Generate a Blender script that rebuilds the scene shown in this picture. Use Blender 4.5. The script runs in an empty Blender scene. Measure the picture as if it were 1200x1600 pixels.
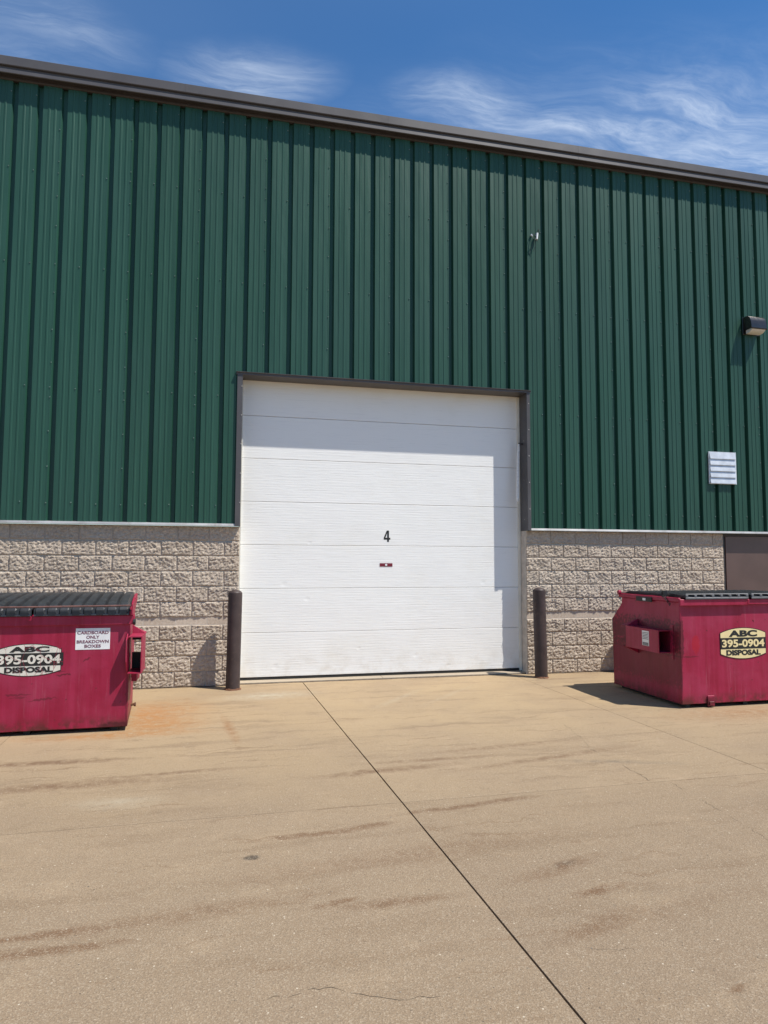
import bpy, bmesh, math, random
from mathutils import Vector, Matrix, noise
random.seed(7)
SC = bpy.context.scene
COL = SC.collection
R = math.radians

# ------------------------------------------------------------------ camera
CAMP = (-0.2322, -9.4819, 1.6700)
YAW, PIT, ROL = 0.232878, 0.071555, 0.003264
cd = bpy.data.cameras.new('camera'); cam = bpy.data.objects.new('camera', cd); COL.objects.link(cam)
cd.sensor_fit = 'HORIZONTAL'; cd.sensor_width = 36.0; cd.lens = 36.0 * 1065.07 / 1200.0
cd.clip_start = 0.05; cd.clip_end = 3000
fwd = Vector((math.sin(YAW) * math.cos(PIT), math.cos(YAW) * math.cos(PIT), math.sin(PIT)))
rgt = Vector((math.cos(YAW), -math.sin(YAW), 0)); upv = rgt.cross(fwd)
r2 = math.cos(ROL) * rgt + math.sin(ROL) * upv; u2 = -math.sin(ROL) * rgt + math.cos(ROL) * upv
cam.matrix_world = Matrix(((r2.x, u2.x, -fwd.x, CAMP[0]), (r2.y, u2.y, -fwd.y, CAMP[1]), (r2.z, u2.z, -fwd.z, CAMP[2]), (0, 0, 0, 1)))
SC.camera = cam

# ------------------------------------------------------------------ exposure
vs = SC.view_settings
vs.view_transform = 'Standard'; vs.look = 'None'; vs.exposure = 0.48; vs.gamma = 1.0
vs.use_curve_mapping = False

# ------------------------------------------------------------------ sun and sky
SUNV = Vector((0.465, -0.325, 1.0)).normalized()          # towards the sun
sl = bpy.data.lights.new('sun', 'SUN'); sl.energy = 4.6; sl.angle = R(0.53); sl.color = (1.0, 0.95, 0.87)
so = bpy.data.objects.new('sun', sl); COL.objects.link(so); so.rotation_euler = SUNV.to_track_quat('Z', 'Y').to_euler()
so.location = (10, -10, 25)
W = bpy.data.worlds.new('World'); SC.world = W; W.use_nodes = True


class NT:
    """small node-tree helper"""
    def __init__(s, tree):
        s.t = tree; s.l = tree.links
    def n(s, typ, **kw):
        nd = s.t.nodes.new(typ)
        for k, v in kw.items():
            setattr(nd, k, v)
        return nd
    def put(s, sock, v):
        if v is None: return
        if hasattr(v, 'node'): s.l.new(v, sock)
        else: sock.default_value = v
    def math(s, op, a, b=None, c=None, clamp=False):
        nd = s.n('ShaderNodeMath', operation=op, use_clamp=clamp)
        s.put(nd.inputs[0], a); s.put(nd.inputs[1], b)
        if c is not None: s.put(nd.inputs[2], c)
        return nd.outputs[0]
    def mix(s, f, a, b, blend='MIX'):
        nd = s.n('ShaderNodeMix', data_type='RGBA', blend_type=blend)
        s.put(nd.inputs[0], f)
        for i, v in ((6, a), (7, b)):
            s.put(nd.inputs[i], (*v, 1) if isinstance(v, tuple) and len(v) == 3 else v)
        return nd.outputs[2]
    def noise(s, vec, scale, detail=3, rough=0.55, dist=0.0):
        nd = s.n('ShaderNodeTexNoise'); s.put(nd.inputs['Vector'], vec)
        nd.inputs['Scale'].default_value = scale; nd.inputs['Detail'].default_value = detail
        nd.inputs['Roughness'].default_value = rough; nd.inputs['Distortion'].default_value = dist
        return nd.outputs['Fac']
    def mapv(s, vec, loc=(0, 0, 0), rot=(0, 0, 0), scale=(1, 1, 1), typ='POINT'):
        nd = s.n('ShaderNodeMapping', vector_type=typ); s.put(nd.inputs[0], vec)
        nd.inputs['Location'].default_value = loc; nd.inputs['Rotation'].default_value = rot; nd.inputs['Scale'].default_value = scale
        return nd.outputs[0]
    def ramp(s, v, lo, hi):
        nd = s.n('ShaderNodeMapRange', interpolation_type='SMOOTHSTEP'); s.put(nd.inputs[0], v)
        nd.inputs[1].default_value = lo; nd.inputs[2].default_value = hi
        return nd.outputs[0]
    def blob(s, vec, c, r, rot=0.0):
        """soft ellipse: 1 at centre, 0 at the rim"""
        m = s.mapv(vec, (c[0], c[1], 0), (0, 0, rot), (r[0], r[1], 1e3), 'TEXTURE')
        g = s.n('ShaderNodeTexGradient', gradient_type='SPHERICAL'); s.l.new(m, g.inputs[0])
        return g.outputs['Fac']
    def bump(s, h, strength, dist, normal=None):
        nd = s.n('ShaderNodeBump'); nd.inputs['Strength'].default_value = strength; nd.inputs['Distance'].default_value = dist
        s.put(nd.inputs['Height'], h)
        if normal is not None: s.put(nd.inputs['Normal'], normal)
        return nd.outputs[0]


def build_world():
    t = NT(W.node_tree); W.node_tree.nodes.clear()
    sky = t.n('ShaderNodeTexSky', sky_type='NISHITA'); sky.sun_disc = False
    sky.sun_elevation = math.asin(SUNV.z); sky.sun_rotation = math.atan2(SUNV.x, SUNV.y)
    sky.altitude = 200; sky.air_density = 1.0; sky.dust_density = 0.1; sky.ozone_density = 4.0
    g = t.n('ShaderNodeTexCoord').outputs['Generated']
    sp = t.n('ShaderNodeSeparateXYZ'); t.l.new(g, sp.inputs[0])
    z = t.math('MAXIMUM', sp.outputs[2], 0.06)
    cb = t.n('ShaderNodeCombineXYZ')
    t.l.new(t.math('DIVIDE', sp.outputs[0], z), cb.inputs[0]); t.l.new(t.math('DIVIDE', sp.outputs[1], z), cb.inputs[1])
    P = cb.outputs[0]
    big = t.ramp(t.noise(t.mapv(P, (3.1, 0.7, 0), (0, 0, R(12)), (0.5, 1.0, 1)), 0.9, 3), 0.5, 0.75)
    warp = t.n('ShaderNodeVectorMath', operation='ADD')
    nz = t.n('ShaderNodeTexNoise'); t.l.new(P, nz.inputs['Vector']); nz.inputs['Scale'].default_value = 3.0; nz.inputs['Detail'].default_value = 4
    sc = t.n('ShaderNodeVectorMath', operation='SCALE'); t.l.new(nz.outputs['Color'], sc.inputs[0]); sc.inputs[3].default_value = 0.16
    t.l.new(P, warp.inputs[0]); t.l.new(sc.outputs[0], warp.inputs[1])
    Q = t.mapv(warp.outputs[0], (-0.08, -0.08, 0))
    blobs = [((-0.33, 1.32), (0.20, 0.10), 0.2, 0.5), ((0.04, 1.37), (0.18, 0.11), -0.2, 0.95), ((0.55, 1.37), (0.24, 0.11), 0.2, 1.0),
             ((0.85, 1.36), (0.42, 0.08), -0.12, 1.3), ((1.05, 1.27), (0.45, 0.18), -0.15, 1.0), ((1.3, 1.38), (0.6, 0.14), 0, 1.2), ((1.9, 1.5), (0.7, 0.5), 0, 1.1), ((1.2, 1.42), (1.0, 0.42), -0.2, 0.75)]
    m = t.math('MULTIPLY', big, 0.7)
    for c, r, ro, w in blobs:
        m = t.math('MAXIMUM', m, t.math('MULTIPLY', t.ramp(t.blob(Q, c, (r[0] * 1.25, r[1] * 1.3), ro), 0.0, 1.0), w))
    wisp = t.noise(t.mapv(warp.outputs[0], (0, 0, 0), (0, 0, R(-24)), (2.2, 7.0, 1)), 1.5, 10, 0.66, 0.9)
    fine = t.noise(t.mapv(warp.outputs[0], (5, 2, 0), (0, 0, R(-50)), (3, 9, 1)), 2.4, 5, 0.6, 0.4)
    fib = t.noise(t.mapv(warp.outputs[0], (1, 7, 0), (0, 0, R(-34)), (4, 26, 1)), 2.2, 6, 0.65, 0.5)
    tex = t.math('ADD', t.math('ADD', t.math('MULTIPLY', wisp, 0.55), t.math('MULTIPLY', fine, 0.27)), t.math('MULTIPLY', fib, 0.18))
    dens = t.math('MULTIPLY', m, t.math('ADD', 0.17, t.math('MULTIPLY', t.ramp(tex, 0.36, 0.74), 0.80)), clamp=True)
    veil = t.math('MULTIPLY', t.ramp(t.noise(t.mapv(P, (1.2, 4.0, 0), (0, 0, R(20)), (0.6, 1.1, 1)), 0.55, 3), 0.42, 0.75), 0.05)
    cover = t.math('ADD', t.math('MULTIPLY', dens, 0.66), veil, clamp=True)
    hs = t.n('ShaderNodeHueSaturation'); hs.inputs['Saturation'].default_value = 1.22; hs.inputs['Value'].default_value = 1.30; t.l.new(sky.outputs[0], hs.inputs['Color'])
    col = t.mix(cover, hs.outputs[0], (7.6, 8.5, 9.8))
    bg = t.n('ShaderNodeBackground'); t.l.new(col, bg.inputs[0]); bg.inputs[1].default_value = 0.08
    o = t.n('ShaderNodeOutputWorld'); t.l.new(bg.outputs[0], o.inputs[0])
build_world()

# ------------------------------------------------------------------ materials
MATS = {}
def new_mat(name):
    m = bpy.data.materials.new(name); m.use_nodes = True; m.node_tree.nodes.clear()
    t = NT(m.node_tree)
    b = t.n('ShaderNodeBsdfPrincipled'); o = t.n('ShaderNodeOutputMaterial'); t.l.new(b.outputs[0], o.inputs[0])
    MATS[name] = m
    return t, b
def finish(t, b, col, rough=0.6, metal=0.0, normal=None, spec=None):
    t.put(b.inputs['Base Color'], (*col, 1) if isinstance(col, tuple) else col)
    t.put(b.inputs['Roughness'], rough); t.put(b.inputs['Metallic'], metal)
    if normal is not None: t.l.new(normal, b.inputs['Normal'])
    if spec is not None: b.inputs['Specular IOR Level'].default_value = spec
def geo_pos(t): return t.n('ShaderNodeNewGeometry').outputs['Position']

def simple(name, col, rough=0.5, metal=0.0, var=0.15, scale=6.0, bump=0.0, bscale=60, dirt=None, spec=None):
    t, b = new_mat(name); P = geo_pos(t)
    n = t.noise(P, scale, 4)
    c = t.mix(t.ramp(n, 0.3, 0.7), tuple(x * (1 - var) for x in col), tuple(min(1, x * (1 + var)) for x in col))
    if dirt:
        c = t.mix(t.math('MULTIPLY', t.ramp(t.noise(P, scale * 2.3, 5, 0.65), 0.52, 0.72), dirt[1]), c, dirt[0])
    nr = t.bump(t.noise(P, bscale, 3), bump, 0.004) if bump else None
    rr = t.math('ADD', t.math('MULTIPLY', t.noise(P, scale * 1.7, 3), 0.2), rough - 0.1)
    finish(t, b, c, rr, metal, nr, spec)

def mat_green():
    t, b = new_mat('green_panel'); P = geo_pos(t)
    st = t.noise(t.mapv(P, scale=(7.0, 1, 0.22)), 1.0, 4, 0.6)
    bl = t.noise(P, 0.5, 3)
    c = t.mix(t.ramp(st, 0.3, 0.72), (0.014, 0.060, 0.038), (0.021, 0.079, 0.053))
    c = t.mix(t.math('MULTIPLY', t.ramp(bl, 0.4, 0.75), 0.35), c, (0.026, 0.070, 0.058))
    dust = t.math('MULTIPLY', t.ramp(t.noise(t.mapv(P, scale=(18, 1, 0.8)), 1.0, 5, 0.65), 0.55, 0.8), 0.22)
    c = t.mix(dust, c, (0.055, 0.108, 0.080))
    oi = t.n('ShaderNodeObjectInfo').outputs['Random']
    c = t.mix(0.16, c, t.mix(oi, (0.010, 0.040, 0.024), (0.036, 0.105, 0.086)))  # random tone per panel: fading plus blue-green reflections put into the colour
    h = t.math('ADD', t.noise(t.mapv(P, scale=(3, 1, 0.7)), 1.6, 2), t.math('MULTIPLY', t.noise(t.mapv(P, scale=(9, 1, 1.1)), 1.3, 2), 0.5))
    finish(t, b, c, t.math('ADD', 0.36, t.math('MULTIPLY', st, 0.16)), 0.0, t.bump(h, 0.4, 0.022), 0.32)
mat_green()

def mat_block(name, rough_face):
    t, b = new_mat(name); P = geo_pos(t)
    oi = t.n('ShaderNodeObjectInfo').outputs['Random']
    n1 = t.noise(P, 2.2, 4); n2 = t.noise(P, 95, 3, 0.7); n3 = t.noise(P, 34, 4, 0.6)
    c = t.mix(t.ramp(n3, 0.3, 0.7), (0.44, 0.355, 0.27), (0.61, 0.515, 0.41))
    c = t.mix(t.math('MULTIPLY', t.ramp(n2, 0.55, 0.75), 0.6), c, (0.68, 0.61, 0.52))
    c = t.mix(t.math('MULTIPLY', t.ramp(n2, 0.45, 0.25), 0.5), c, (0.20, 0.15, 0.115))
    c = t.mix(t.math('MULTIPLY', t.ramp(n1, 0.45, 0.7), 0.25), c, (0.48, 0.385, 0.29))
    c = t.mix(0.14, c, t.mix(oi, (0.24, 0.20, 0.17), (0.66, 0.59, 0.51)))
    h = t.math('ADD', t.math('MULTIPLY', t.noise(P, 60, 5, 0.7), 1.0), t.math('MULTIPLY', t.noise(P, 150, 3, 0.7), 0.4))
    finish(t, b, c, 0.92, 0, t.bump(h, 1.0 if rough_face else 0.22, 0.014 if rough_face else 0.004), 0.2)
mat_block('split_block', True); mat_block('smooth_block', False)
simple('mortar', (0.52, 0.465, 0.395), 0.9, 0, 0.14, 9, 0.3, 120, ((0.3, 0.26, 0.2), 0.4))

def mat_door():
    t, b = new_mat('door_white'); P = geo_pos(t)
    g1 = t.noise(t.mapv(P, scale=(2.6, 1, 62)), 1.0, 4, 0.65)
    g2 = t.noise(t.mapv(P, scale=(9, 1, 180)), 1.0, 3, 0.6)
    wv = t.n('ShaderNodeTexWave', wave_type='BANDS', bands_direction='Z'); t.l.new(P, wv.inputs[0])
    wv.inputs['Scale'].default_value = 8.6; wv.inputs['Distortion'].default_value = 0.6; wv.inputs['Detail'].default_value = 2
    h = t.math('ADD', t.math('ADD', t.math('MULTIPLY', g1, 1.0), t.math('MULTIPLY', g2, 0.4)), t.math('MULTIPLY', t.ramp(wv.outputs['Fac'], 0.0, 0.22), 0.16))
    soil = t.ramp(t.noise(P, 1.3, 5, 0.6), 0.52, 0.8)
    c = t.mix(t.math('MULTIPLY', soil, 0.3), (0.815, 0.812, 0.785), (0.71, 0.685, 0.60))
    c = t.mix(t.math('MULTIPLY', t.ramp(g1, 0.44, 0.30), 0.22), c, (0.56, 0.57, 0.56))
    sp = t.n('ShaderNodeSeparateXYZ'); t.l.new(P, sp.inputs[0])
    low = t.math('MULTIPLY', t.ramp(sp.outputs[2], 0.55, 0.05), t.ramp(t.noise(P, 5, 5, 0.65), 0.42, 0.7))
    c = t.mix(t.math('MULTIPLY', low, 0.35), c, (0.55, 0.48, 0.38))
    dent = t.noise(P, 1.1, 2)
    xz = t.n('ShaderNodeCombineXYZ'); t.l.new(sp.outputs[0], xz.inputs[0]); t.l.new(sp.outputs[2], xz.inputs[1])
    for c0, r0 in (((.62, 1.34), .045), ((.98, 1.92), .03), ((.95, 1.13), .04), ((2.55, .30), .04), ((3.05, .14), .035), ((.52, .20), .05), ((3.6, 1.35), .04), ((1.7, .42), .03)):
        bl = t.blob(xz.outputs[0], c0, (r0 * 1.4, r0), 0.3)
        dent = t.math('SUBTRACT', dent, t.math('MULTIPLY', t.ramp(bl, 0, 1), 0.22))
    scuff = t.ramp(t.noise(t.mapv(P, rot=(0, R(20), 0), scale=(3, 1, 30)), 1.0, 5, 0.75), 0.69, 0.76)
    c = t.mix(t.math('MULTIPLY', scuff, t.math('MULTIPLY', t.ramp(sp.outputs[2], 2.2, 0.3), 0.5)), c, (0.42, 0.40, 0.36))
    nr = t.bump(h, 0.50, 0.0045, t.bump(dent, 0.35, 0.03))
    finish(t, b, c, 0.45, 0, nr)
mat_door()

def mat_red(name, seed, marks):
    t, b = new_mat(name); P1 = geo_pos(t)
    P = t.mapv(P1, (seed, seed * 0.37, 0))
    sp = t.n('ShaderNodeSeparateXYZ'); t.l.new(P1, sp.inputs[0]); z = sp.outputs[2]
    st = t.noise(t.mapv(P, scale=(16, 16, 0.7)), 1.0, 4, 0.6)
    n = t.noise(P, 2.5, 4)
    c = t.mix(t.ramp(st, 0.3, 0.7), (0.262, 0.010, 0.035), (0.325, 0.018, 0.056))
    c = t.mix(t.math('MULTIPLY', t.ramp(n, 0.42, 0.72), 0.5), c, (0.35, 0.042, 0.09))
    chalk = t.math('MULTIPLY', t.ramp(t.noise(t.mapv(P, scale=(30, 30, 1.6)), 1.0, 5, 0.7), 0.54, 0.78), 0.34)
    c = t.mix(chalk, c, (0.44, 0.14, 0.18))
    run = t.ramp(t.noise(t.mapv(P, (2, 5, 0), scale=(22, 22, 0.9)), 1.0, 5, 0.7), 0.62, 0.76)
    c = t.mix(t.math('MULTIPLY', run, 0.25), c, (0.10, 0.012, 0.02))
    scr = t.ramp(t.noise(t.mapv(P, rot=(0, R(7), 0), scale=(2.0, 2.0, 46)), 1.0, 5, 0.75), 0.67, 0.74)
    c = t.mix(t.math('MULTIPLY', scr, 0.75), c, (0.09, 0.015, 0.02))
    rust = t.math('MULTIPLY', t.ramp(z, 0.20, 0.04), t.ramp(t.noise(P, 9, 6, 0.7), 0.38, 0.60))
    c = t.mix(t.math('MULTIPLY', rust, 0.85), c, (0.075, 0.025, 0.018))
    chip = t.ramp(t.noise(P, 26, 4, 0.6), 0.68, 0.72)
    c = t.mix(chip, c, (0.06, 0.025, 0.02))
    xz = t.n('ShaderNodeCombineXYZ'); t.l.new(sp.outputs[0], xz.inputs[0]); t.l.new(z, xz.inputs[1])
    nz = t.n('ShaderNodeTexNoise'); t.l.new(P, nz.inputs['Vector']); nz.inputs['Scale'].default_value = 30; nz.inputs['Detail'].default_value = 4
    sb = t.n('ShaderNodeVectorMath', operation='SUBTRACT'); t.l.new(nz.outputs['Color'], sb.inputs[0]); sb.inputs[1].default_value = (.5, .5, .5)
    ml = t.n('ShaderNodeVectorMath', operation='MULTIPLY'); t.l.new(sb.outputs[0], ml.inputs[0]); ml.inputs[1].default_value = (.05, .05, 0)
    wp = t.n('ShaderNodeVectorMath', operation='ADD'); t.l.new(xz.outputs[0], wp.inputs[0]); t.l.new(ml.outputs[0], wp.inputs[1])
    for (mx, mz, rx, rz, ro, cc, w) in marks:
        c = t.mix(t.math('MULTIPLY', t.ramp(t.blob(wp.outputs[0], (mx, mz), (rx, rz), ro), 0.05, 0.35), w), c, cc)
    h = t.math('ADD', t.noise(P, 1.7, 2), t.math('ADD', t.math('MULTIPLY', t.noise(P, 5.0, 2), 0.25), t.math('MULTIPLY', t.noise(P, 40, 3), 0.03)))
    finish(t, b, c, t.math('ADD', 0.42, t.math('MULTIPLY', chalk, 0.6)), 0, t.bump(h, 0.5, 0.035), 0.28)
DRK = (0.07, 0.012, 0.016)
mat_red('red_paint_a', 0.0, [(-2.09, .385, .15, .011, 0, DRK, .5), (-1.88, .335, .16, .011, .12, DRK, .55), (-2.1, .36, .10, .009, 0, DRK, .4), (-1.70, .56, .09, .010, .05, DRK, .7), (-1.72, .60, .06, .008, 0, DRK, .6), (-1.50, .70, .05, .012, .5, DRK, .6), (-1.2, .05, .22, .05, 0, DRK, .8), (-1.11, .3, .02, .35, 0, DRK, .5)])
mat_red('red_paint_b', 11.3, [(5.11, .72, .065, .13, 0, (0.36, 0.012, 0.03), .85), (4.925, .80, .035, .30, 0, DRK, .75), (4.91, .45, .02, .3, 0, DRK, .5), (5.0, .58, .18, .012, 0, DRK, .5), (5.3, .08, .10, .05, 0, DRK, .5), (5.9, .98, .015, .012, 0, DRK, .9)])

def mat_decal(name, col, worn, black=False):
    t, b = new_mat(name); P = geo_pos(t)
    c = t.mix(t.ramp(t.noise(P, 7, 4), 0.35, 0.7), tuple(x * 0.93 for x in col), col)
    if worn:
        P2 = t.mapv(P, scale=(1, 1, 1.6))
        w1 = t.ramp(t.noise(P2, 8.5, 5, 0.7, 0.5), 0.60, 0.625)
        sp = t.n('ShaderNodeSeparateXYZ'); t.l.new(P, sp.inputs[0])
        lo = t.math('MULTIPLY', t.math('ADD', t.ramp(sp.outputs[0], -2.12, -1.8), 0.15), w1, clamp=True)
        vo = t.n('ShaderNodeTexVoronoi', feature='DISTANCE_TO_EDGE'); t.l.new(t.mapv(P, scale=(1, 1, 0.55)), vo.inputs[0]); vo.inputs['Scale'].default_value = 9.0
        crack = t.ramp(vo.outputs[0], 0.022, 0.012)
        c = t.mix(t.math('MAXIMUM', lo, t.math('MULTIPLY', crack, 0.55)), c, (0.24, 0.02, 0.04))
    finish(t, b, c, 0.45, 0)
mat_decal('decal_cream', (0.80, 0.66, 0.34), False)
mat_decal('decal_black', (0.012, 0.012, 0.012), False)
mat_decal('decal_white_worn', (0.70, 0.66, 0.57), True)
mat_decal('decal_black_worn', (0.014, 0.013, 0.013), True)
simple('sign_white', (0.74, 0.74, 0.74), 0.5, 0, 0.06, 9)
simple('sign_ink', (0.15, 0.045, 0.075), 0.6, 0, 0.2, 20)
simple('sticker_grey', (0.18, 0.18, 0.19), 0.5, 0, 0.4, 60)
simple('bronze', (0.078, 0.074, 0.076), 0.42, 0, 0.10, 1.5, 0.05, 8, ((0.108, 0.104, 0.104), 0.4), 0.35)
simple('bronze_dark', (0.040, 0.034, 0.034), 0.5, 0, 0.12, 3)
simple('door_brown', (0.105, 0.065, 0.055), 0.4, 0, 0.10, 2.5, 0.05, 8)
simple('flashing', (0.43, 0.42, 0.40), 0.4, 0.3, 0.15, 3, 0.05, 12, ((0.25, 0.22, 0.19), 0.5))
simple('galvanised', (0.60, 0.62, 0.64), 0.42, 0.3, 0.10, 9, 0.05, 40)
simple('bollard_paint', (0.058, 0.042, 0.040), 0.5, 0, 0.15, 6, 0.12, 60, ((0.11, 0.075, 0.06), 0.5), 0.25)
simple('rust', (0.13, 0.055, 0.025), 0.85, 0, 0.4, 25, 0.3, 90)
simple('rod_brown', (0.13, 0.06, 0.05), 0.6, 0, 0.3, 20)
simple('lid_plastic', (0.026, 0.028, 0.032), 0.42, 0, 0.25, 7, 0.10, 30, ((0.075, 0.075, 0.075), 0.5))
simple('lid_edge', (0.10, 0.105, 0.115), 0.5, 0, 0.2, 12, 0.1, 40)
simple('rubber', (0.012, 0.012, 0.012), 0.6, 0, 0.2, 8)
simple('strip_white', (0.70, 0.68, 0.60), 0.5, 0, 0.08, 5)
simple('rope', (0.72, 0.72, 0.70), 0.7, 0, 0.1, 30)
simple('wire', (0.015, 0.015, 0.015), 0.5, 0, 0.1, 30)
simple('pvc_white', (0.75, 0.76, 0.76), 0.4, 0, 0.05, 20)
simple('lamp_glass', (0.68, 0.65, 0.58), 0.25, 0, 0.08, 30, 0.6, 160)
simple('lamp_body', (0.075, 0.07, 0.068), 0.22, 0.7, 0.1, 6)
simple('black_ink', (0.010, 0.010, 0.010), 0.5, 0, 0.1, 20)
simple('plate_maroon', (0.17, 0.012, 0.025), 0.4, 0, 0.2, 40)
simple('screw', (0.17, 0.23, 0.20), 0.3, 0.2, 0.2, 40)
simple('crack_dark', (0.085, 0.062, 0.042), 0.95, 0, 0.4, 40)
simple('interior_dark', (0.03, 0.03, 0.03), 0.9, 0, 0.1, 4)
simple('roof_metal', (0.16, 0.14, 0.13), 0.5, 0, 0.1, 2)
simple('pebble', (0.30, 0.25, 0.19), 0.9, 0, 0.7, 9)

def mat_ground(name, thresh=False):
    t, b = new_mat(name); P = geo_pos(t)
    nz = t.n('ShaderNodeTexNoise'); t.l.new(P, nz.inputs['Vector']); nz.inputs['Scale'].default_value = 3.5; nz.inputs['Detail'].default_value = 5; nz.inputs['Roughness'].default_value = 0.6
    sub = t.n('ShaderNodeVectorMath', operation='SUBTRACT'); t.l.new(nz.outputs['Color'], sub.inputs[0]); sub.inputs[1].default_value = (0.5, 0.5, 0.5)
    sc = t.n('ShaderNodeVectorMath', operation='SCALE'); t.l.new(sub.outputs[0], sc.inputs[0]); sc.inputs[3].default_value = 0.30
    ad = t.n('ShaderNodeVectorMath', operation='ADD'); t.l.new(P, ad.inputs[0]); t.l.new(sc.outputs[0], ad.inputs[1])
    sc2 = t.n('ShaderNodeVectorMath', operation='SCALE'); t.l.new(sub.outputs[0], sc2.inputs[0]); sc2.inputs[3].default_value = 0.10
    ad2 = t.n('ShaderNodeVectorMath', operation='ADD'); t.l.new(P, ad2.inputs[0]); t.l.new(sc2.outputs[0], ad2.inputs[1])
    D2 = t.mapv(ad2.outputs[0], scale=(1, 1, 0))
    D = t.mapv(ad.outputs[0], scale=(1, 1, 0)); P0 = t.mapv(P, scale=(1, 1, 0))
    sp = t.n('ShaderNodeSeparateXYZ'); t.l.new(D, sp.inputs[0])
    wall = t.ramp(sp.outputs[1], -6.8, -1.2)          # worn paste near the wall, bare aggregate farther out
    c = t.mix(wall, (0.234, 0.170, 0.110), (0.362, 0.262, 0.150))
    big = t.noise(D, 0.7, 5, 0.6)
    c = t.mix(t.math('MULTIPLY', t.ramp(big, 0.38, 0.7), 0.45), c, (0.228, 0.165, 0.110))
    c = t.mix(t.math('MULTIPLY', t.ramp(t.noise(P0, 2.6, 5, 0.65), 0.5, 0.78), 0.35), c, (0.40, 0.295, 0.185))
    # long faint drag marks and rust runs
    stk = t.noise(t.mapv(D, rot=(0, 0, R(-3)), scale=(0.55, 5.0, 1)), 1.0, 5, 0.62, 0.3)
    c = t.mix(t.math('MULTIPLY', t.ramp(stk, 0.51, 0.68), 0.52), c, (0.185, 0.125, 0.075))
    stk2 = t.noise(t.mapv(D, (7, 3, 0), rot=(0, 0, R(4)), scale=(0.9, 17.0, 1)), 1.0, 6, 0.7, 0.4)
    c = t.mix(t.math('MULTIPLY', t.ramp(stk2, 0.56, 0.68), 0.58), c, (0.165, 0.098, 0.052))
    # named stains: centre, radii, turn, strength, colour
    RU = (0.25, 0.125, 0.05); RO = (0.34, 0.165, 0.055); BR = (0.15, 0.085, 0.045); GR = (0.17, 0.13, 0.09); DK = (0.062, 0.046, 0.034); LT = (0.40, 0.345, 0.25)
    ST = [((-0.95, -1.60), (0.30, 0.62), 0.2, 0.62, RO), ((-0.85, -2.1), (0.45, 0.26), 0.1, 0.5, RO), ((-1.2, -2.42), (0.7, 0.13), 0, 0.55, RO), ((-0.6, -1.3), (0.25, 0.5), 0.3, 0.3, RO), ((5.6, -2.9), (1.0, 0.3), 0, 0.35, RU),
          ((-0.93, -6.18), (0.30, 0.035), -0.02, 1.0, BR), ((-1.0, -6.05), (0.30, 0.03), 0, 0.8, BR), ((-0.3, -6.0), (0.6, 0.07), 0.1, 0.4, BR), ((0.34, -6.06), (0.10, 0.022), 0.15, 1.0, BR), ((0.62, -6.12), (0.28, 0.04), 0, 0.6, BR),
          ((0.34, -5.19), (0.34, 0.035), 0.05, 0.9, BR), ((0.72, -5.13), (0.16, 0.03), 0.1, 0.8, BR), ((1.32, -4.96), (0.34, 0.035), 0.1, 0.8, BR), ((1.75, -4.9), (0.2, 0.03), 0.1, 0.8, BR),
          ((1.1, -4.05), (0.5, 0.06), 0.1, 0.6, BR), ((1.5, -3.85), (0.5, 0.04), 0.0, 0.5, BR), ((-1.6, -3.25), (0.6, 0.06), -0.05, 0.7, BR), ((-1.4, -3.9), (0.8, 0.09), 0.0, 0.55, BR), ((-0.6, -3.75), (0.5, 0.04), 0.05, 0.5, BR), ((-0.9, -4.35), (0.28, 0.12), 0, 0.3, LT),
          ((1.64, -5.92), (0.07, 0.03), 0.3, 1.0, DK), ((1.6, -5.95), (0.28, 0.06), 0.3, 0.5, BR), ((1.68, -6.24), (0.14, 0.03), 0.2, 0.9, BR), ((1.5, -6.52), (0.26, 0.06), 0.3, 0.5, BR), ((1.77, -7.08), (0.05, 0.018), 0.2, 0.7, BR), ((1.9, -6.5), (0.5, 0.07), 0.2, 0.22, BR),
          ((-0.036, -5.448), (0.040, 0.030), 0.3, 1.6, DK), ((2.6, -4.0), (0.8, 0.05), 0.2, 0.5, BR), ((3.0, -4.25), (0.5, 0.05), -0.3, 0.5, GR), ((2.3, -3.6), (0.7, 0.05), 0.1, 0.4, BR), ((0.9, -5.6), (0.9, 0.10), 0.1, 0.35, BR), ((-0.12, -2.4), (0.05, 0.5), 0.1, 0.5, RU),
          ((1.9, -1.3), (0.05, 0.6), -0.7, 0.2, LT), ((2.6, -1.2), (0.04, 0.6), -0.75, 0.16, LT), ((0.35, -0.8), (0.5, 0.2), 0.1, 0.5, LT)]
    brk = t.math('MULTIPLY', t.ramp(t.noise(P0, 11, 4, 0.7), 0.28, 0.62), 1.5)
    for c0, r0, ro, w, cc in ST:
        k = t.math('MULTIPLY', t.blob(D2, c0, (r0[0] * 1.5, r0[1] * 1.5), ro), w * 1.45)
        k = t.math('MULTIPLY', k, brk, clamp=True)
        c = t.mix(k, c, cc)
    # aggregate
    vo = t.n('ShaderNodeTexVoronoi', feature='F1'); t.l.new(P0, vo.inputs[0]); vo.inputs['Scale'].default_value = 170.0
    vsep = t.n('ShaderNodeSeparateColor'); t.l.new(vo.outputs['Color'], vsep.inputs[0])
    agg = t.math('SUBTRACT', 1.0, t.math('MULTIPLY', wall, 0.55))
    c = t.mix(t.math('MULTIPLY', t.ramp(vsep.outputs[0], 0.70, 0.98), t.math('MULTIPLY', agg, 0.34)), c, (0.47, 0.40, 0.30))
    c = t.mix(t.math('MULTIPLY', t.ramp(vsep.outputs[1], 0.72, 0.98), t.math('MULTIPLY', agg, 0.38)), c, (0.10, 0.08, 0.06))
    fn = t.noise(P0, 120, 4, 0.75)
    c = t.mix(t.math('MULTIPLY', t.ramp(fn, 0.50, 0.68), 0.38), c, (0.44, 0.35, 0.24))
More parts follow.
